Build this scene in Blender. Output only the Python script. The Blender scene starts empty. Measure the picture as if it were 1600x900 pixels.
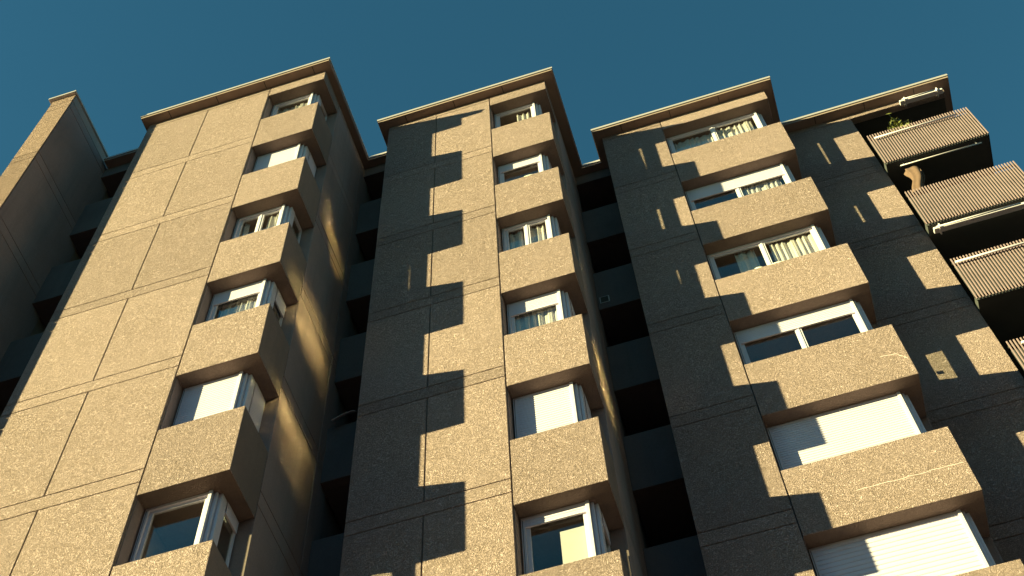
import bpy, bmesh, math, random
from mathutils import Vector, Matrix
R = math.radians
random.seed(7)
SC = bpy.context.scene
COL = SC.collection

# ------------------------------------------------------------------ camera
EYE = 1.6                                   # eye height above the pavement
YAW, PITCH, ROLL = R(-13.436), R(61.038), R(-4.229)
cy, sy, cp, sp = math.cos(YAW), math.sin(YAW), math.cos(PITCH), math.sin(PITCH)
F = Vector((sy*cp, cy*cp, sp)); R0 = Vector((cy, -sy, 0)); U0 = R0.cross(F)
cr, sr = math.cos(ROLL), math.sin(ROLL)
RX = cr*R0 + sr*U0; UX = -sr*R0 + cr*U0
cam = bpy.data.cameras.new("camera"); co = bpy.data.objects.new("camera", cam); COL.objects.link(co)
co.matrix_world = Matrix(((RX.x, UX.x, -F.x, 0), (RX.y, UX.y, -F.y, 0), (RX.z, UX.z, -F.z, EYE), (0, 0, 0, 1)))
cam.sensor_width = 36; cam.lens = 36*2147.8/1600; cam.clip_end = 3000; cam.clip_start = 0.1
SC.camera = co

# ------------------------------------------------------------------ light
SUN_DIR = Vector((2.58, 1.69, -0.655)).normalized()      # the way the light travels
elev = math.asin(-SUN_DIR.z); azim = math.atan2(-SUN_DIR.x, -SUN_DIR.y)
sun = bpy.data.lights.new("sun", 'SUN'); sun.energy = 5.0; sun.angle = R(0.5); sun.color = (1.0, 0.95, 0.42)
so = bpy.data.objects.new("sun", sun); COL.objects.link(so)
so.rotation_euler = SUN_DIR.to_track_quat('-Z', 'Y').to_euler(); so.location = (-30, -20, 40)
W = bpy.data.worlds.new("World"); SC.world = W; W.use_nodes = True
nt = W.node_tree; nt.nodes.clear()
sky = nt.nodes.new('ShaderNodeTexSky'); sky.sky_type = 'NISHITA'; sky.sun_disc = False
sky.sun_elevation = elev; sky.sun_rotation = azim % (2*math.pi)
sky.air_density = 1.0; sky.dust_density = 0.0; sky.ozone_density = 2.0
mul = nt.nodes.new('ShaderNodeMix'); mul.data_type = 'RGBA'; mul.blend_type = 'MULTIPLY'
mul.inputs[0].default_value = 1.0; mul.inputs[7].default_value = (0.30, 0.71, 0.65, 1)
bg = nt.nodes.new('ShaderNodeBackground'); bg.inputs[1].default_value = 0.062
wo = nt.nodes.new('ShaderNodeOutputWorld')
nt.links.new(sky.outputs[0], mul.inputs[6]); nt.links.new(mul.outputs[2], bg.inputs[0]); nt.links.new(bg.outputs[0], wo.inputs[0])
SC.view_settings.view_transform = 'Standard'; SC.view_settings.look = 'None'
SC.view_settings.gamma = 1; SC.view_settings.use_curve_mapping = False
SC.view_settings.exposure = 1.80
SC.cycles.max_bounces = 8; SC.cycles.transparent_max_bounces = 16
SC.cycles.use_denoising = True
SC.cycles.caustics_reflective = True; SC.cycles.blur_glossy = 0.0; SC.cycles.sample_clamp_indirect = 0.0
SC.cycles.use_guiding = True; SC.cycles.use_surface_guiding = True; SC.cycles.guiding_training_samples = 0

# ------------------------------------------------------------------ materials
def mat(name):
    m = bpy.data.materials.new(name); m.use_nodes = True
    return m, m.node_tree, m.node_tree.nodes['Principled BSDF']
def noise(t, scale, detail=3, rough=.5, dist=0, vec=None):
    n = t.nodes.new('ShaderNodeTexNoise'); n.inputs['Scale'].default_value = scale
    n.inputs['Detail'].default_value = detail; n.inputs['Roughness'].default_value = rough
    n.inputs['Distortion'].default_value = dist
    if vec is not None: t.links.new(vec, n.inputs['Vector'])
    return n.outputs['Fac']
def ramp(t, fac, stops):
    n = t.nodes.new('ShaderNodeValToRGB'); e = n.color_ramp.elements
    while len(e) < len(stops): e.new(.5)
    for i, (p, c) in enumerate(stops):
        e[i].position = p; e[i].color = (*c, 1) if len(c) == 3 else c
    t.links.new(fac, n.inputs[0]); return n.outputs[0]
def mix(t, fac, a, b, mode='MIX'):
    n = t.nodes.new('ShaderNodeMix'); n.data_type = 'RGBA'; n.blend_type = mode
    if isinstance(fac, (int, float)): n.inputs[0].default_value = fac
    else: t.links.new(fac, n.inputs[0])
    for s, v in ((6, a), (7, b)):
        if isinstance(v, tuple): n.inputs[s].default_value = (*v, 1)
        else: t.links.new(v, n.inputs[s])
    return n.outputs[2]
def math_n(t, op, a, b=0.0):
    n = t.nodes.new('ShaderNodeMath'); n.operation = op
    for i, v in enumerate((a, b)):
        if isinstance(v, (int, float)): n.inputs[i].default_value = v
        else: t.links.new(v, n.inputs[i])
    return n.outputs[0]
def objcoord(t):
    g = t.nodes.new('ShaderNodeNewGeometry'); return g.outputs['Position']
def bump(t, bs, h, strength, dist):
    b = t.nodes.new('ShaderNodeBump'); b.inputs['Strength'].default_value = strength
    b.inputs['Distance'].default_value = dist
    t.links.new(h, b.inputs['Height']); t.links.new(b.outputs[0], bs.inputs['Normal'])

def plaster(name, c_hi, c_lo, c_stain, bstr=1.0, bdist=0.03):
    m, t, b = mat(name); p = objcoord(t)
    worm = noise(t, 25, 2, .5, 2.0, p)                       # trowelled worm-like aggregate
    ridge = math_n(t, 'ABSOLUTE', math_n(t, 'SUBTRACT', worm, .5))
    ridge = math_n(t, 'MINIMUM', math_n(t, 'MULTIPLY', ridge, 8.5), 1.0)
    grain = noise(t, 60, 3, .6, 0, p)
    big = noise(t, .7, 4, .55, .3, p)
    col = mix(t, ridge, c_lo, c_hi)
    col = mix(t, math_n(t, 'MULTIPLY', grain, .5), col, c_lo)
    col = mix(t, ramp(t, big, [(.45, (0, 0, 0)), (.75, (.55, .55, .55))]), col, c_stain)
    # rain streaks that run down from the joints
    mp = t.nodes.new('ShaderNodeMapping'); mp.inputs['Scale'].default_value = (3.2, 3.2, .22); t.links.new(p, mp.inputs[0])
    st = noise(t, 1.6, 4, .6, .2, mp.outputs[0])
    col = mix(t, ramp(t, st, [(.52, (0, 0, 0)), (.78, (.5, .5, .5))]), col, c_stain)
    gi = t.nodes.new('ShaderNodeNewGeometry')                # every cast panel came out a little different
    tone = t.nodes.new('ShaderNodeMapRange'); tone.inputs[3].default_value = .86; tone.inputs[4].default_value = 1.06
    oi = t.nodes.new('ShaderNodeObjectInfo')
    t.links.new(math_n(t, 'FRACT', math_n(t, 'ADD', gi.outputs['Random Per Island'], oi.outputs['Random'])), tone.inputs[0])
    cmb = t.nodes.new('ShaderNodeCombineColor'); [t.links.new(tone.outputs[0], cmb.inputs[i]) for i in range(3)]
    col = mix(t, 1.0, col, cmb.outputs[0], 'MULTIPLY')
    t.links.new(col, b.inputs['Base Color']); b.inputs['Roughness'].default_value = .95
    b.inputs['Specular IOR Level'].default_value = .15
    h = math_n(t, 'ADD', math_n(t, 'MULTIPLY', ridge, .55), math_n(t, 'MULTIPLY', grain, .6))
    bump(t, b, h, bstr, bdist)
    return m
M = {}
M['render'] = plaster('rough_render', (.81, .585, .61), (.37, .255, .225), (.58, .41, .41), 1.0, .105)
M['brown_render'] = plaster('brown_rough_render', (.52, .35, .33), (.28, .18, .15), (.36, .24, .21), 1.0, .075)
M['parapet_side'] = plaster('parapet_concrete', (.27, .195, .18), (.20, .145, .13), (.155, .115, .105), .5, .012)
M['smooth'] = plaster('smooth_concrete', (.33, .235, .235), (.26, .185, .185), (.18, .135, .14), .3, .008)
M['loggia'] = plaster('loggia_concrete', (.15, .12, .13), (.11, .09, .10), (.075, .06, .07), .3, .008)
def simple(name, col, rough=.5, metal=0, var=.15, vs=4, spec=.4):
    m, t, b = mat(name); p = objcoord(t)
    n = noise(t, vs, 4, .6, .2, p)
    t.links.new(mix(t, n, tuple(c*(1-var) for c in col), tuple(min(1, c*(1+var)) for c in col)), b.inputs['Base Color'])
    b.inputs['Roughness'].default_value = rough; b.inputs['Metallic'].default_value = metal
    b.inputs['Specular IOR Level'].default_value = spec
    return m
M['metal'] = simple('pale_metal', (.40, .36, .38), .45, .25, .12, 3)
M['soffit'] = simple('soffit_board', (.26, .185, .165), .8, 0, .2, 2.5)
M['dark'] = simple('dark_gap', (.05, .045, .042), .9, 0, .2, 6)
M['groove'] = simple('joint_filler', (.30, .205, .17), .9, 0, .3, 9)
M['white'] = simple('white_frame', (.60, .54, .64), .4, 0, .06, 5)
M['shutter'] = simple('roller_shutter', (.60, .535, .66), .5, 0, .05, 3)
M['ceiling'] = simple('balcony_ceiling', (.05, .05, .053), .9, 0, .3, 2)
M['slat'] = simple('railing_slat', (.26, .175, .19), .55, 0, .25, 3)
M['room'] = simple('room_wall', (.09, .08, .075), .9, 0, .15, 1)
M['curtain'] = simple('curtain', (.60, .53, .56), .9, 0, .08, 5, .1)
M['pot'] = simple('terracotta', (.30, .14, .08), .85, 0, .25, 8)
M['leaf'] = simple('leaf', (.15, .15, .035), .6, 0, .45, 25)
M['cloth'] = simple('tan_cloth', (.15, .09, .07), .9, 0, .35, 10, .1)
M['awning'] = simple('awning_white', (.60, .53, .60), .5, 0, .1, 6)
M['towel'] = simple('white_cotton', (.80, .76, .66), .95, 0, .08, 12, .1)
M['patch'] = simple('filler_patch', (.62, .47, .48), .9, 0, .12, 14, .15)
M['brick'] = simple('brown_brick', (.24, .12, .09), .9, 0, .2, 2)
def mirror():
    m, t, b = mat('solar_glass'); b.inputs['Metallic'].default_value = 1; b.inputs['Base Color'].default_value = (.75, .68, .50, 1)
    b.inputs['Roughness'].default_value = .045
    bump(t, b, noise(t, 1.7, 2, .5, 0, objcoord(t)), 1.0, .012); return m
M['mirror'] = mirror()
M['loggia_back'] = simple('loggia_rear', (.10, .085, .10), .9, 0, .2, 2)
M['slate'] = simple('slate_cladding', (.035, .037, .042), .8, 0, .2, 2)
M['paving'] = simple('paving', (.17, .115, .115), .9, 0, .2, .6)
M['asphalt'] = simple('asphalt', (.06, .058, .056), .9, 0, .3, 3)
def glass():
    m, t, b = mat('window_glass'); t.nodes.remove(b)
    out = t.nodes['Material Output']
    tr = t.nodes.new('ShaderNodeBsdfTransparent'); tr.inputs[0].default_value = (.95, .96, .94, 1)
    gl = t.nodes.new('ShaderNodeBsdfGlossy'); gl.inputs['Roughness'].default_value = .015; gl.inputs[0].default_value = (.85, .9, .85, 1)
    lw = t.nodes.new('ShaderNodeLayerWeight'); lw.inputs[0].default_value = .5
    fc = math_n(t, 'ADD', math_n(t, 'MULTIPLY', math_n(t, 'POWER', lw.outputs['Facing'], 3.5), .9), .05)
    ms = t.nodes.new('ShaderNodeMixShader')
    t.links.new(fc, ms.inputs[0]); t.links.new(tr.outputs[0], ms.inputs[1]); t.links.new(gl.outputs[0], ms.inputs[2])
    t.links.new(ms.outputs[0], out.inputs[0]); return m
M['glass'] = glass()

# ------------------------------------------------------------------ mesh helpers
def wloc(o):
    v = Vector(o.location)
    while o.parent: o = o.parent; v = v + Vector(o.location)
    return v
class MB:
    def __init__(s): s.bm = bmesh.new(); s.mats = []
    def mi(s, m):
        if m not in s.mats: s.mats.append(m)
        return s.mats.index(m)
    def prism(s, pts, z0, z1, m=None, bev=0):
        b = s.bm
        lo = [b.verts.new((x, y, z0)) for x, y in pts]; hi = [b.verts.new((x, y, z1)) for x, y in pts]
        n = len(pts); fs = [b.faces.new(lo[::-1]), b.faces.new(hi)]
        for i in range(n): fs.append(b.faces.new((lo[i], lo[(i+1) % n], hi[(i+1) % n], hi[i])))
        k = s.mi(m) if m else 0
        for f in fs: f.material_index = k
        if bev:
            es = list({e for f in fs for e in f.edges})
            r = bmesh.ops.bevel(b, geom=es, offset=bev, segments=2, affect='EDGES', profile=.5)
            for f in r['faces']: f.material_index = k
        return s
    def box(s, x0, x1, y0, y1, z0, z1, m=None, bev=0):
        return s.prism([(x0, y0), (x1, y0), (x1, y1), (x0, y1)], z0, z1, m, bev)
    def sheet(s, grid, m=None):
        k = s.mi(m) if m else 0
        vs = [[s.bm.verts.new(p) for p in row] for row in grid]
        for i in range(len(vs)-1):
            for j in range(len(vs[0])-1):
                f = s.bm.faces.new((vs[i][j], vs[i][j+1], vs[i+1][j+1], vs[i+1][j])); f.material_index = k; f.smooth = True
        return s
    def tube(s, pts, r, m=None, n=8):
        k = s.mi(m) if m else 0
        rings = []
        for i, p in enumerate(pts):
            p = Vector(p); d = (Vector(pts[min(i+1, len(pts)-1)])-Vector(pts[max(i-1, 0)])).normalized()
            a = d.orthogonal().normalized(); c = d.cross(a)
            rr = r[i] if isinstance(r, (list, tuple)) else r
            rings.append([s.bm.verts.new(p+rr*(math.cos(2*math.pi*q/n)*a+math.sin(2*math.pi*q/n)*c)) for q in range(n)])
        for i in range(len(rings)-1):
            for q in range(n):
                f = s.bm.faces.new((rings[i][q], rings[i][(q+1) % n], rings[i+1][(q+1) % n], rings[i+1][q])); f.material_index = k; f.smooth = True
        for rg in (rings[0][::-1], rings[-1]): s.bm.faces.new(rg).material_index = k
        return s
    def build(s, name, m, parent=None, label=None, solid=0):
        me = bpy.data.meshes.new(name)
        bmesh.ops.recalc_face_normals(s.bm, faces=s.bm.faces[:])
        off = wloc(parent) if parent else Vector((0, 0, 0))
        # each part's origin at the middle of its own bottom
        xs = [v.co for v in s.bm.verts]
        lo = Vector((min(v.x for v in xs), min(v.y for v in xs), min(v.z for v in xs)))
        hi = Vector((max(v.x for v in xs), max(v.y for v in xs), max(v.z for v in xs)))
        org = Vector(((lo.x+hi.x)/2, (lo.y+hi.y)/2, lo.z))
        for v in s.bm.verts: v.co -= org
        s.bm.to_mesh(me); s.bm.free()
        for mm in (s.mats or [m]): me.materials.append(M[mm])
        o = bpy.data.objects.new(name, me); COL.objects.link(o)
        if parent: o.parent = parent
        o.location = org-off
        if label: o['label'] = label
        if solid:
            md = o.modifiers.new('thickness', 'SOLIDIFY'); md.thickness = solid; md.offset = 0
        return o
def tag(o, label=None, cat=None, group=None, kind=None):
    if label: o['label'] = label
    if cat: o['category'] = cat
    if group: o['group'] = group
    if kind: o['kind'] = kind
    return o
def empty(name, loc):
    o = bpy.data.objects.new(name, None); COL.objects.link(o); o.location = loc; o.empty_display_size = .3
    return o

# ------------------------------------------------------------------ dimensions (metres; heights above the eye + EYE)
H = 2.8
def Lz(k): return 25.584-H*k+EYE          # lower joint of the storey band
def Uz(k): return 25.876-H*k+EYE          # upper joint
def PT(k): return 26.728-H*k+EYE          # parapet top
def PB(k): return 25.295-H*k+EYE          # parapet bottom
ZT = 28.575+EYE                            # wall top under the eaves
ZC = 28.70+EYE                             # top of the roof edge
NK = 10                                    # storeys down to the ground
G = .0095                                   # half width of a joint
PD = .03                                   # thickness of a facing panel
WR = .24                                   # how deep the windows are set
PY = .825                                  # where the pier behind the corner window starts
YB = 40.0                                  # rear of the block
T = [  # left, panel joint, bay joint, right, front, recess behind its right side
    dict(n=1, xL=-10.067, xP=-8.645, xB=-7.209, xR=-5.933, y=8.955, yr=11.41),
    dict(n=2, xL=-5.072, xP=-3.961, xB=-2.740, xR=-1.467, y=10.635, yr=13.08),
    dict(n=3, xL=-0.619, xP=None, xB=0.717, xR=3.098, y=12.343, yr=13.52),
]
Y4, X4R, XBR = 13.52, 4.788, 6.885         # last bay: front, its right edge, end of the balconies

# ------------------------------------------------------------------ ground
g = MB().box(-300, 300, -300, 300, -.4, -.02); tag(g.build('ground', 'paving'), kind='structure')
rd = MB().box(-300, 300, -22, -12, -.019, -.014); tag(rd.build('road', 'asphalt'), kind='structure')
pv = MB().box(-60, 40, -11, 5, -.02, .0, bev=.005); tag(pv.build('pavement', 'paving'), kind='structure')

# unseen block added across the street, behind the viewer, to hide the bright horizon
ob = empty('horizon_blocker', (10, -38, 0)); tag(ob, 'unseen brown brick block added across the street, behind the viewer, to hide the horizon', 'building')
mb = MB(); mb.box(-38, 70, -46, -30, 0, 21, 'brick')
for k in range(7):
    mb.box(-38.05, 70.05, -29.995, -29.9, 1.6+2.9*k, 2.0+2.9*k, 'loggia')
mb.build('wall', 'brick', ob); MB().box(-38.4, 70.4, -46.4, -29.6, 21.003, 21.4, 'loggia').build('roof', 'loggia', ob)

# wing on the right, out of the picture: its windows throw sunlight back onto the shaded side walls
XG = 12.0
nb = empty('office_wing', (XG+6, -4, 0)); tag(nb, 'grey wing with mirrored windows at right angles to the block, out of view', 'building')
mb = MB(); mb.box(XG+.02, XG+12, -9.5, 3.4, 0, 34, 'slate'); mb.build('wall', 'slate', nb)
def throw(yc, zc, w, h, xs_):                       # a pane that mirrors the sun onto a side wall at (xs_, yc, zc)
    d = XG-xs_; y = yc-1.69/2.58*d; z = zc+.655/2.58*d
    MB().box(XG-.02, XG+.019, y-w/2, y+w/2, z-h/2, z+h/2, 'mirror').build('pane', 'mirror', nb)
throw(10.3, 19.8+EYE, .65, 1.3, -5.933); throw(10.55, 16.6+EYE, .4, .9, -5.933); throw(10.3, 23.3+EYE, .3, .8, -5.933)
throw(11.9, 21.6+EYE, .5, 1.6, -1.467); throw(11.9, 18.2+EYE, .5, 1.6, -1.467)

# ------------------------------------------------------------------ the block
B = empty('apartment_building', (-3, 12, 0))
tag(B, 'stepped concrete apartment block with rough beige panels, corner windows and slatted balconies', 'building')

def levels():
    return [Uz(k) for k in range(NK-1)], [Lz(k) for k in range(NK-1)]
def rows(top, low=0.0):
    """z ranges of panels: storey panels and the narrow bands between them"""
    out = []; z = top
    for k in range(-1, NK-1):
        if Uz(k) > top-.05:
            if Lz(k) < top-.05: out.append((Lz(k)+G, top, 'band')); z = Lz(k)-G
            continue
        out.append((Uz(k)+G, z, 'main')); out.append((Lz(k)+G, Uz(k)-G, 'band')); z = Lz(k)-G
    out.append((low, z, 'main'))
    return out
def front_panels(mb, xs, y, top):
    for z0, z1, kd in rows(top):
        if kd == 'band' or len(xs) == 2:
            mb.box(xs[0], xs[-1], y, y+PD, z0, z1, 'render', .006)
        else:
            for i in range(len(xs)-1):
                mb.box(xs[i]+(G if i else 0), xs[i+1]-(G if i < len(xs)-2 else 0), y, y+PD, z0, z1, 'render', .006)
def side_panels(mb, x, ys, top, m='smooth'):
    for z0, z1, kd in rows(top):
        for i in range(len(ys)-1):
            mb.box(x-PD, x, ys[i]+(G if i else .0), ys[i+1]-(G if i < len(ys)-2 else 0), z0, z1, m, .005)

def L_shape(t, x0):
    xR, y = t['xR'], t['y']
    return [(x0, y), (xR, y), (xR, y+PY-.012), (xR-WR, y+PY-.012), (xR-WR, y+WR), (x0, y+WR)]

for t in T:
    xL, xP, xB, xR, y, yr = (t[q] for q in ('xL', 'xP', 'xB', 'xR', 'y', 'yr'))
    mb = MB()
    mb.box(xL, xB-G, y+PD, YB, 0, ZT, 'groove')                                   # body
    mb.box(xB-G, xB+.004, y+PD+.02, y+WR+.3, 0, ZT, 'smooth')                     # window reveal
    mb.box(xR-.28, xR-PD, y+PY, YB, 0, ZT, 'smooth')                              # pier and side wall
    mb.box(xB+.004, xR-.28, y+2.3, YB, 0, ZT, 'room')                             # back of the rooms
    for k in range(-1, NK):                                                       # floors
        z1 = PB(k)+.26 if k >= 0 else ZT
        if PB(k) > 0: mb.box(xB+.004, xR-.28, y+WR, y+2.3, PB(k)+.003, z1, 'smooth')
        if PB(k) > 0: mb.box(xR-.28, xR-WR, y+WR, y+PY-.013, PB(k)+.003, z1, 'smooth')
    front_panels(mb, [q for q in (xL, xP, xB-G) if q is not None], y, ZT)
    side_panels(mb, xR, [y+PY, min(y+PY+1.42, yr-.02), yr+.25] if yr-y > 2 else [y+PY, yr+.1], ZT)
    mb.build('wall', 'render', B, {1: 'sunlit wall of the left tower', 2: 'wall of the middle tower, half in shade', 3: 'mostly shaded wall of the right tower'}[t['n']])
    # parapets below the corner windows
    for k in range(-1, NK):
        z0, z1 = PB(k), (PT(k) if k >= 0 else ZT)
        if z0 < 0: z0 = .02
        if k <= 6 or True:
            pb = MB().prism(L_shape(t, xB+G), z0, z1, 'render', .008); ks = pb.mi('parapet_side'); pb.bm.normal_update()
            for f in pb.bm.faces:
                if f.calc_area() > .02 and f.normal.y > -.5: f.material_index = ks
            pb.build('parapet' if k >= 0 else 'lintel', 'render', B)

# fin wall at the far left
mb = MB(); xa, xb, y0 = -12.012, -11.455, 7.92
mb.box(xa, xb-PD, y0+PD, YB, 0, 29.0+EYE, 'groove')
ZW = 29.0+EYE
for z0, z1, kd in rows(ZW):
    mb.box(xa, xb, y0, y0+PD, z0, z1, 'brown_render', .006)
    mb.box(xb-PD, xb, y0+PD+.001, 9.95, z0, z1, 'smooth', .005)
mb.build('wall', 'render', B, 'narrow projecting fin wall at the end of the block')
mb = MB(); mb.box(xa-.07, xb+.035, y0-.08, YB, ZW+.003, ZW+.07, 'metal', .006)
mb.build('roof_cap', 'metal', B)

# last bay with its plain wall
mb = MB(); mb.box(3.098, X4R, Y4+PD, YB, 0, ZT, 'groove')
front_panels(mb, [3.102, X4R], Y4, ZT)
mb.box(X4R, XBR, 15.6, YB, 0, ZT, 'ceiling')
mb.build('wall', 'render', B, 'shaded plain wall beside the slatted balconies')

# recesses with loggias between the towers
def recess(x0, x1, y):
    mb = MB()
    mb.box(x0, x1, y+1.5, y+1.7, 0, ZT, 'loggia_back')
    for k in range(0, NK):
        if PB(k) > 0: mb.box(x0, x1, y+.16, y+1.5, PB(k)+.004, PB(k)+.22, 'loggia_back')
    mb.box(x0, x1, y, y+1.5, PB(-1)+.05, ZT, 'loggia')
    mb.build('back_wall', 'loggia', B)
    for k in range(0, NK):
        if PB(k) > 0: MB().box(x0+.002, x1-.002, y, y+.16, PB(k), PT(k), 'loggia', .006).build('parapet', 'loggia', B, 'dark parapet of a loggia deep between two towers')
recess(-11.455, -10.067, 9.63); recess(-5.933, -5.072, 11.41); recess(-1.467, -.619, 13.08)

# roof edge: soffit boards and a metal fascia that follow the steps
OV = .21
out = [(-11.39, 9.42), (-10.19, 9.42), (-10.19, 8.745), (-5.775, 8.745), (-5.775, 11.22), (-5.275, 11.22), (-5.275, 10.44),
       (-1.24, 10.44), (-1.24, 12.90), (-.80, 12.90), (-.80, 12.13), (3.30, 12.13), (3.30, 13.30), (7.09, 13.30), (7.09, YB), (-11.39, YB)]
def inset(poly, d):
    n = len(poly); res = []
    for i in range(n):
        p0, p1, p2 = Vector(poly[i-1]), Vector(poly[i]), Vector(poly[(i+1) % n])
        e1, e2 = (p1-p0).normalized(), (p2-p1).normalized()
        n1, n2 = Vector((-e1.y, e1.x)), Vector((-e2.y, e2.x))
        res.append(tuple(p1+(n1+n2)*d))
    return res
mb = MB()
mb.prism(inset(out, .022), ZT+.002, ZC-.002, 'soffit')
ring_o, ring_i = out, inset(out, .02)
def ring(mb, po, pi, z0, z1, m):
    k = mb.mi(m); b = mb.bm; n = len(po)
    V = [[b.verts.new((*p, z)) for p in q] for q, z in ((po, z0), (po, z1), (pi, z1), (pi, z0))]
    for i in range(n):
        j = (i+1) % n
        for a in range(4):
            c = (a+1) % 4
            b.faces.new((V[a][i], V[a][j], V[c][j], V[c][i])).material_index = k
rf = mb.build('roof', 'soffit', B)
mb = MB()
ring(mb, inset(out, .006), ring_i, ZT-.012, ZT+.04, 'soffit'); ring(mb, inset(out, .014), ring_i, ZT+.041, ZT+.065, 'dark')
ring(mb, inset(out, -.012), ring_i, ZT+.066, ZC+.02, 'metal')
mb.build('fascia', 'metal', rf)
# seams of the soffit boards
for (xx0, xx1, yy) in ((-10.1, -5.9, 8.77), (-5.2, -1.3, 10.465), (-.7, 3.2, 12.155), (3.5, 7.0, 13.33)):
    x = xx0+.55
    while x < xx1:
        MB().box(x, x+.016, yy, yy+.17, ZT-.004, ZT+.004, 'dark').build('soffit_seam', 'dark', rf); x += 1.12

# ------------------------------------------------------------------ windows
def shutter(mb, ax, a0, a1, d, z1, z0, pitch, face):
    """slatted curtain; ax 'x': runs along x at depth y=d facing -y; ax 'y': runs along y at x=d facing +x"""
    prof = []; z = z1
    while z > z0+.001:
        zb = max(z-pitch, z0)
        prof += [(z, .0), (z-.12*(z-zb), .007), (z-.5*(z-zb), .010), (z-.88*(z-zb), .007), (zb+.0035, .0), (zb+.001, -.006)]
        z = zb
    rows_ = []
    for zz, dd in prof:
        if ax == 'x': rows_.append([(a0, d-dd, zz), (a1, d-dd, zz)])
        else: rows_.append([(d+dd, a0, zz), (d+dd, a1, zz)])
    k = mb.mi('shutter'); b = mb.bm
    vs = [[b.verts.new(p) for p in r] for r in rows_]
    for i in range(len(vs)-1): b.faces.new((vs[i][0], vs[i][1], vs[i+1][1], vs[i+1][0])).material_index = k
    if ax == 'x': mb.box(a0, a1, d+.008, d+.02, z0+.001, z1, 'shutter'); mb.box(a0, a1, d-.010, d+.018, z0-.035, z0, 'shutter', .003)
    else: mb.box(d-.02, d-.008, a0, a1, z0+.001, z1, 'shutter'); mb.box(d-.018, d+.010, a0, a1, z0-.035, z0, 'shutter', .003)

def drape(mb, ax, a0, a1, d, z0, z1, amp=.04, wl=.13, seed=0):
    rnd = random.Random(seed); n = max(8, int((a1-a0)/.012)); ph = rnd.random()*6
    cols = []
    for i in range(n+1):
        a = a0+(a1-a0)*i/n; u = a/wl*2*math.pi
        w = amp*(math.sin(u+ph+1.3*math.sin(u*.31+ph))+.35*math.sin(2.3*u+ph*2))
        cols.append((a, w))
    g_ = []
    for j in range(7):
        f = j/6; z = z1+(z0-z1)*f; sc = .55+.45*f
        g_.append([((a, d+w*sc+.01*math.sin(a*9+f*5), z) if ax == 'x' else (d-w*sc, a, z)) for a, w in cols])
    mb.sheet(g_, 'curtain')

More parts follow.
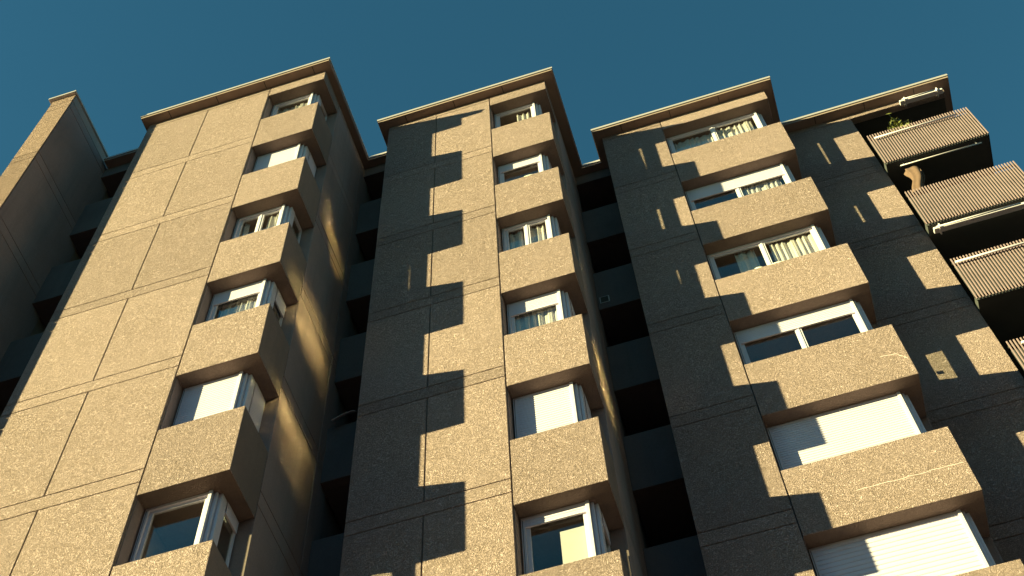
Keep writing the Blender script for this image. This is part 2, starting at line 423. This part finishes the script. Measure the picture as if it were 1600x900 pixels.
def window(t, k, panes=1, shut=0, pitch=.055, curt=None, side_shut=0, side_curt=None, slit=True, handle=False, fcol='white'):
    xB, xR, y = t['xB'], t['xR'], t['y']
    z0, z1 = PT(k), PB(k-1)-.002
    yw = y+WR; xl = xB+.03; xa = xR-.325; xs = xR-.225
    f = MB()
    # head, sill and left stile
    f.box(xl, xa, yw, yw+.07, z1-.055, z1-.001, fcol, .004)
    f.box(xl, xa, yw, yw+.09, z0-.05, z0+.04, fcol, .004)
    f.box(xl, xl+.055, yw, yw+.07, z0+.04, z1-.055, fcol, .004)
    f.box(xl+.018, xl+.024, yw-.004, yw, z0+.04, z1-.055, 'dark')
    # stepped corner posts
    f.box(xa-.05, xa, yw-.02, yw+.05, z0, z1-.003, 'white', .005)
    f.box(xa+.002, xa+.052, yw+.028, yw+.10, z0, z1-.004, 'white', .012)
    f.box(xa+.054, xs+.004, yw+.07, yw+.215, z0, z1-.005, 'white', .012)
    # sashes
    sx0, sx1 = xl+.055, xa-.05
    zt = z1-.055
    cuts = [sx0, sx1] if panes == 1 else [sx0, (sx0+sx1)/2, sx1]
    sw = .055
    for i in range(len(cuts)-1):
        a, b = cuts[i], cuts[i+1]
        f.box(a+.002, a+sw, yw+.025, yw+.065, z0+.04, zt-.002, 'white', .004)
        f.box(b-sw, b-.002, yw+.025, yw+.065, z0+.04, zt-.002, 'white', .004)
        f.box(a+sw, b-sw, yw+.027, yw+.063, zt-.045, zt-.002, 'white', .003)
        f.box(a+sw, b-sw, yw+.027, yw+.063, z0+.04, z0+.095, 'white', .003)
    if panes == 2:
        c = cuts[1]; f.box(c-.02, c+.02, yw+.012, yw+.024, z0+.04, zt-.003, 'white', .003)
    # side frame
    ys0, ys1 = y+.455, y+PY-.012
    f.box(xs-.055, xs-.005, ys0, ys1, z1-.05, z1-.004, 'white', .003)
    f.box(xs-.055, xs-.005, ys0, ys1, z0-.03, z0+.04, 'white', .003)
    f.box(xs-.055, xs-.002, ys1-.014, ys1, z0+.04, z1-.05, 'white', .004)
    f.box(xs-.055, xs-.004, ys0-.01, ys0+.012, z0+.04, z1-.05, 'white', .003)
    look = 'roller shutter fully down' if shut >= 1 else 'roller shutter part way down' if shut else ('two sashes' if panes == 2 else 'one wide pane')
    look += ' and drawn curtains' if curt else ' and no curtain' if shut < 1 else ''
    w = f.build('window', 'white', B, 'white framed corner window with %s, %s from the top of the %s tower' % (look, ('first', 'second', 'third', 'fourth', 'fifth', 'sixth')[k], ('', 'left', 'middle', 'right')[t['n']]))
    gp = MB()
    for i in range(len(cuts)-1): gp.box(cuts[i]+sw-.004, cuts[i+1]-sw+.004, yw+.042, yw+.048, z0+.09, zt-.04)
    gp.build('pane', 'glass', w)
    MB().box(xs-.034, xs-.028, ys0+.01, ys1-.03, z0+.035, z1-.045).build('pane', 'glass', w)
    if shut:
        s = MB(); zb = z0-.02 if shut >= 1 else z1-shut
        shutter(s, 'x', xl+.026, xa-.052, yw+.006, z1-.006, zb, pitch, 0)
        s.build('roller_shutter', 'shutter', w)
    if side_shut:
        s = MB(); zb = z0-.02 if side_shut >= 1 else z1-side_shut
        shutter(s, 'y', y+.46, ys1-.004, xs+.004, z1-.006, zb, pitch, 0)
        s.build('roller_shutter', 'shutter', w)
    if curt:
        for i, (a, b, top) in enumerate(curt):
            c = MB(); drape(c, 'x', xl+(xa-xl)*a, xl+(xa-xl)*b, yw+.115, z0-.3, z1-.06-top, .030, .13, k*7+t['n']*31+i)
            c.build('curtain', 'curtain', w, solid=.004)
    if side_curt is not None:
        c = MB(); drape(c, 'y', y+side_curt, y+PY+.25, xs-.12, z0-.3, z1-.07, .012, .09, k+t['n'])
        c.build('curtain', 'curtain', w, solid=.004)
    if handle:
        h = MB(); yy = ys0+.17
        h.box(xs-.025, xs+.0, yy-.03, yy+.03, z0+.21, z0+.30, 'dark', .006)
        h.tube([(xs-.01, yy-.02, z0+.255), (xs+.01, yy+.10, z0+.25), (xs+.0, yy+.2, z0+.215)], .010, 'dark')
        h.build('handle', 'dark', w)
    return w
T1, T2, T3 = T
window(T1, 0, 1, curt=[(.06, .93, .10)], side_curt=.40)
window(T1, 1, 1, shut=1, pitch=.04, side_shut=1)
window(T1, 2, 2, curt=[(.60, .84, .05), (.06, .22, .03)], side_curt=.46)
window(T1, 3, 1, shut=.35, pitch=.04, curt=[(.16, .93, .03)], side_shut=.35, side_curt=.40)
window(T1, 4, 1, shut=1, pitch=.05, side_shut=1)
window(T1, 5, 1, side_shut=.20)
window(T2, 0, 1, curt=[(.52, .83, .12)], side_curt=.46)
window(T2, 1, 1, shut=.29, pitch=.045, side_shut=.3, side_curt=.46)
window(T2, 2, 2, curt=[(.05, .40, .02), (.50, .84, .02)], side_curt=.46)
window(T2, 3, 1, shut=.375, pitch=.042, curt=[(.12, .93, .02)], side_shut=.37, side_curt=.40)
window(T2, 4, 1, shut=1, pitch=.055, side_shut=1)
window(T2, 5, 1, shut=.17, pitch=.06, curt=None, side_shut=.25)
window(T3, 0, 2, curt=[(.05, .47, .10), (.50, .92, .04)], side_curt=.46)
window(T3, 1, 2, shut=.44, pitch=.032, curt=[(.50, .92, .16)], side_curt=.46)
window(T3, 2, 2, curt=[(.24, .42, .0), (.56, .95, .03)], side_curt=.40)
window(T3, 3, 2, shut=.357, pitch=.05, handle=True)
window(T3, 4, 2, shut=1, pitch=.055, side_shut=1)
window(T3, 5, 2, shut=1, pitch=.088, side_shut=1)

# pale blind behind the right half of the lowest middle window
xw0, xw1 = T2['xB']+.03+.52*.921, T2['xR']-.325-.10
w25 = [o for o in B.children if o.name.startswith('window')][11]
MB().box(xw0, xw1, T2['y']+WR+.085, T2['y']+WR+.10, PT(5)-.2, PB(4)-.36, 'curtain', .003).build('blind', 'curtain', w25)
# ------------------------------------------------------------------ balconies at the right end
def balcony(k):
    b = MB()
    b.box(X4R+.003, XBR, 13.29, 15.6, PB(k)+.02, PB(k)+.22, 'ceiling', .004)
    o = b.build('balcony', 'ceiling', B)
    r = MB(); n = 38; x = X4R-.005
    st = (XBR-X4R)/n
    for i in range(n+1):
        r.box(x-.0115, x+.0115, 13.218, 13.235, PB(k), PT(k)-.02, 'slat', .003); x += st
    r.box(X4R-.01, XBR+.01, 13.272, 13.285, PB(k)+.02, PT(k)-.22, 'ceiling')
    r.box(X4R-.02, XBR+.01, 13.237, 13.27, PB(k)+.1, PB(k)+.14, 'dark'); r.box(X4R-.02, XBR+.01, 13.237, 13.27, PT(k)-.16, PT(k)-.12, 'dark')
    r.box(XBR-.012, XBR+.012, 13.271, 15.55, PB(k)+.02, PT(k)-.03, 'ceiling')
    r.build('railing', 'slat', o)
for k in range(0, 8): balcony(k)
mb = MB(); mb.box(X4R+.003, XBR+.03, Y4, Y4+.16, ZT-.20, ZT-.002, 'render', .006)
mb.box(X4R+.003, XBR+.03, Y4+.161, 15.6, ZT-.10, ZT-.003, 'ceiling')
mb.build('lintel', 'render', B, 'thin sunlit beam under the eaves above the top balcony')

# repairs on two parapets of the right tower
def streak(pts, w, y):
    mb = MB(); n = len(pts)
    for i in range(n-1):
        (xa_, za), (xb_, zb) = pts[i], pts[i+1]
        mb.prism([(xa_, y-.004), (xb_, y-.004), (xb_, y), (xa_, y)], 0, w, 'patch')
        vs = mb.bm.verts[:]
        for v in vs[-8:]: v.co.z += za if abs(v.co.x-xa_) < 1e-5 else zb
    return mb
rnd = random.Random(3)
pars = [o for o in B.children if o.name.startswith('parapet')]
def par(xm, z):
    return min(pars, key=lambda o: abs(o.location.x+B.location.x-xm)+abs(o.location.z-z))
def line(x0, z0, x1, z1, n=14, j=.012):
    return [(x0+(x1-x0)*i/n, z0+(z1-z0)*i/n+rnd.uniform(-j, j)) for i in range(n+1)]
p4, p3 = par(1.9, PB(4)), par(1.9, PB(3))
streak(line(1.6, 14.70+EYE, 3.05, 14.70+EYE), .012, 12.344).build('crack_repair', 'patch', p4)
streak(line(2.70, 17.55+EYE, 2.95, 17.50+EYE, 5)+line(2.98, 17.45+EYE, 3.07, 17.32+EYE, 3), .014, 12.344).build('crack_repair', 'patch', p3)

# ------------------------------------------------------------------ things on the balconies and sills
def awning(k, x0, x1, y, z, label, r=.035):
    o = empty('awning', ((x0+x1)/2, y, z))
    tag(o, label, 'awning', 'retracted awnings under the balcony slabs')
    MB().box(x0, x1, y-.05, y+.06, z-.03, z+.045, 'awning', .012).build('cassette', 'awning', o)
    MB().tube([(x0+.05, y-.09, z-.045), (x0+.8*(x1-x0), y-.09, z-.045)], r*.5, 'awning').build('front_bar', 'awning', o)
    for x in (x0+.12, x1-.12): MB().box(x-.015, x+.015, y-.085, y+.10, z-.04, z+.07, 'awning', .005).build('bracket', 'awning', o)

awning(0, 5.9, 6.86, 13.46, ZT-.27, 'white awning box fixed under the eaves above the top balcony')
awning(2, 4.86, 6.86, 13.33, PB(1)-.12, 'white folded awning under the slab of the second balcony')
rod = MB().tube([(5.05, 13.34, PB(0)-.08), (6.70, 13.34, PB(0)-.08)], .013)
rod.tube([(5.12, 13.34, PB(0)-.08), (5.12, 13.34, PB(0)+.03)], .008); rod.tube([(6.6, 13.34, PB(0)-.08), (6.6, 13.34, PB(0)+.03)], .008)
tag(rod.build('curtain_rod', 'awning'), 'thin pale rod hanging under the slab of the top balcony', 'rod')
def railing_tube(k, x0, x1, z, label):
    m = MB().tube([(x0, 13.17, z), (x0+.5*(x1-x0), 13.172, z+.008), (x1, 13.17, z)], .022)
    for x in (x0+.06, (x0+x1)/2, x1-.06): m.tube([(x, 13.17, z), (x, 13.21, z+.01)], .012)
    tag(m.build('light_tube', 'white'), label, 'light tube', 'white tubes along the balcony railings')
railing_tube(0, 4.86, 6.58, 26.40+EYE, 'white tube along the slatted railing of the top balcony')
railing_tube(2, 4.80, 6.8, 20.88+EYE, 'white tube along the slatted railing of the third balcony from the top')
railing_tube(3, 4.95, 6.8, 18.10+EYE, 'white tube on the lowest slatted railing in view')

# plant behind the top railing
pl = empty('potted_plant', (5.55, 13.45, PB(0)+.22)); tag(pl, 'leafy green plant behind the slatted railing of the top balcony', 'plant')
mb = MB(); mb.box(5.2, 5.95, 13.33, 13.55, PB(0)+.70, PB(0)+.93, 'pot', .02); mb.box(5.25, 5.9, 13.36, 13.52, PB(0)+.221, PB(0)+.70, 'pot', .01)
mb.build('planter', 'pot', pl)
mb = MB(); rnd = random.Random(5)
for i in range(520):
    u = rnd.random(); cx = rnd.gauss(5.52, .17); cz = PB(0)+1.05+abs(rnd.gauss(0, .42))*math.exp(-((cx-5.5)/.22)**2)+rnd.random()*.25; cyy = rnd.gauss(13.36, .06)
    c = Vector((cx, max(cyy, 13.27), cz)); a = Vector((rnd.uniform(-1, 1), rnd.uniform(-1, 1), rnd.uniform(-.6, .9))).normalized(); s_ = rnd.uniform(.05, .095)
    sd = a.orthogonal().normalized(); sd.rotate(Matrix.Rotation(rnd.random()*6.28, 3, a))
    vs = [mb.bm.verts.new(c+q) for q in (-a*s_, sd*s_*.35, a*s_, -sd*s_*.35)]; mb.bm.faces.new(vs)
for i in range(16):
    x = rnd.uniform(5.35, 5.75); mb.tube([(x, 13.42, PB(0)+.9), (x+rnd.uniform(-.05, .05), 13.38, PB(0)+1.3), (x+rnd.uniform(-.14, .14), 13.34, PB(0)+1.75)], [.006, .005, .002], None, 5)
mb.build('foliage', 'leaf', pl)

# tan cloth hanging below the top balcony
mb = MB(); gr = []
for j in range(13):
    f = j/12; row = []
    for i in range(25):
        a = i/24; ang = a*2*math.pi*.92
        w = (.15 if f < .12 else .15-.07*math.sin(min(1, f*1.4)*math.pi*.5)+.03*f)
        row.append((5.20-.08*f+.05*math.sin(f*5)+w*math.cos(ang)*(1+.18*math.sin(5*ang+3*f)), 13.38+.6*w*math.sin(ang)*(1+.2*math.sin(4*ang)), PB(0)-.35-.95*f+.03*math.sin(ang*2)))
    gr.append(row)
mb.sheet(gr)
tag(mb.build('hanging_cloth', 'cloth', solid=.01), 'tan cloth gathered and hanging between the two upper balconies', 'cloth')

def lump(x0, x1, y, z, h, label, sd):
    rnd = random.Random(sd); mb = MB(); gr = []
    for j in range(7):
        th = math.pi*j/8; gr.append([((x0+x1)/2-(x1-x0)/2*math.cos(th), y+.09*max(.12, math.sin(th)**.5)*math.cos(q/16*2*math.pi), z+h/2+h/2*max(.12, math.sin(th)**.45)*math.sin(q/16*2*math.pi)*(1+.08*math.sin(q+j*2))) for q in range(17)])
    mb.sheet(gr)
    bmesh.ops.remove_doubles(mb.bm, verts=mb.bm.verts[:], dist=.0005)
    return tag(mb.build('folded_towel', 'towel'), label, 'towel')
lump(-2.24, -1.90, T2['y']+.12, PT(1)-.01, .16, 'white folded towel on the sill of the second window down, middle tower', 1)
lump(1.42, 1.62, T3['y']+.12, PT(2)-.01, .15, 'smaller white folded towel at the left on the third sill of the right tower', 2)
lump(1.70, 2.02, T3['y']+.12, PT(2)-.01, .14, 'wider white folded towel beside the mullion on the third sill of the right tower', 3)

# vent on a loggia parapet
pr = min(pars, key=lambda o: abs(o.location.x+B.location.x+1.04)+abs(o.location.z-PB(1)))
mb = MB(); mb.box(-1.42, -1.23, 13.07, 13.082, 22.70+EYE, 22.93+EYE, 'metal', .003); mb.box(-1.40, -1.25, 13.066, 13.071, 22.72+EYE, 22.91+EYE, 'dark')
tag(mb.build('vent_grille', 'metal', None), 'small metal vent grille on a dark loggia parapet between middle and right tower', 'vent')
# pale sunshade edge in the left recess
mb = MB(); mb.sheet([[(-5.80+.38*i/10, 11.33-.1*j/3, 18.36+EYE+.12*math.sin(i/10*1.9)-.035*j) for i in range(11)] for j in range(4)])
tag(mb.build('sunshade', 'awning', solid=.008), 'pale curved sunshade sticking out of a dark loggia between left and middle tower', 'sunshade')
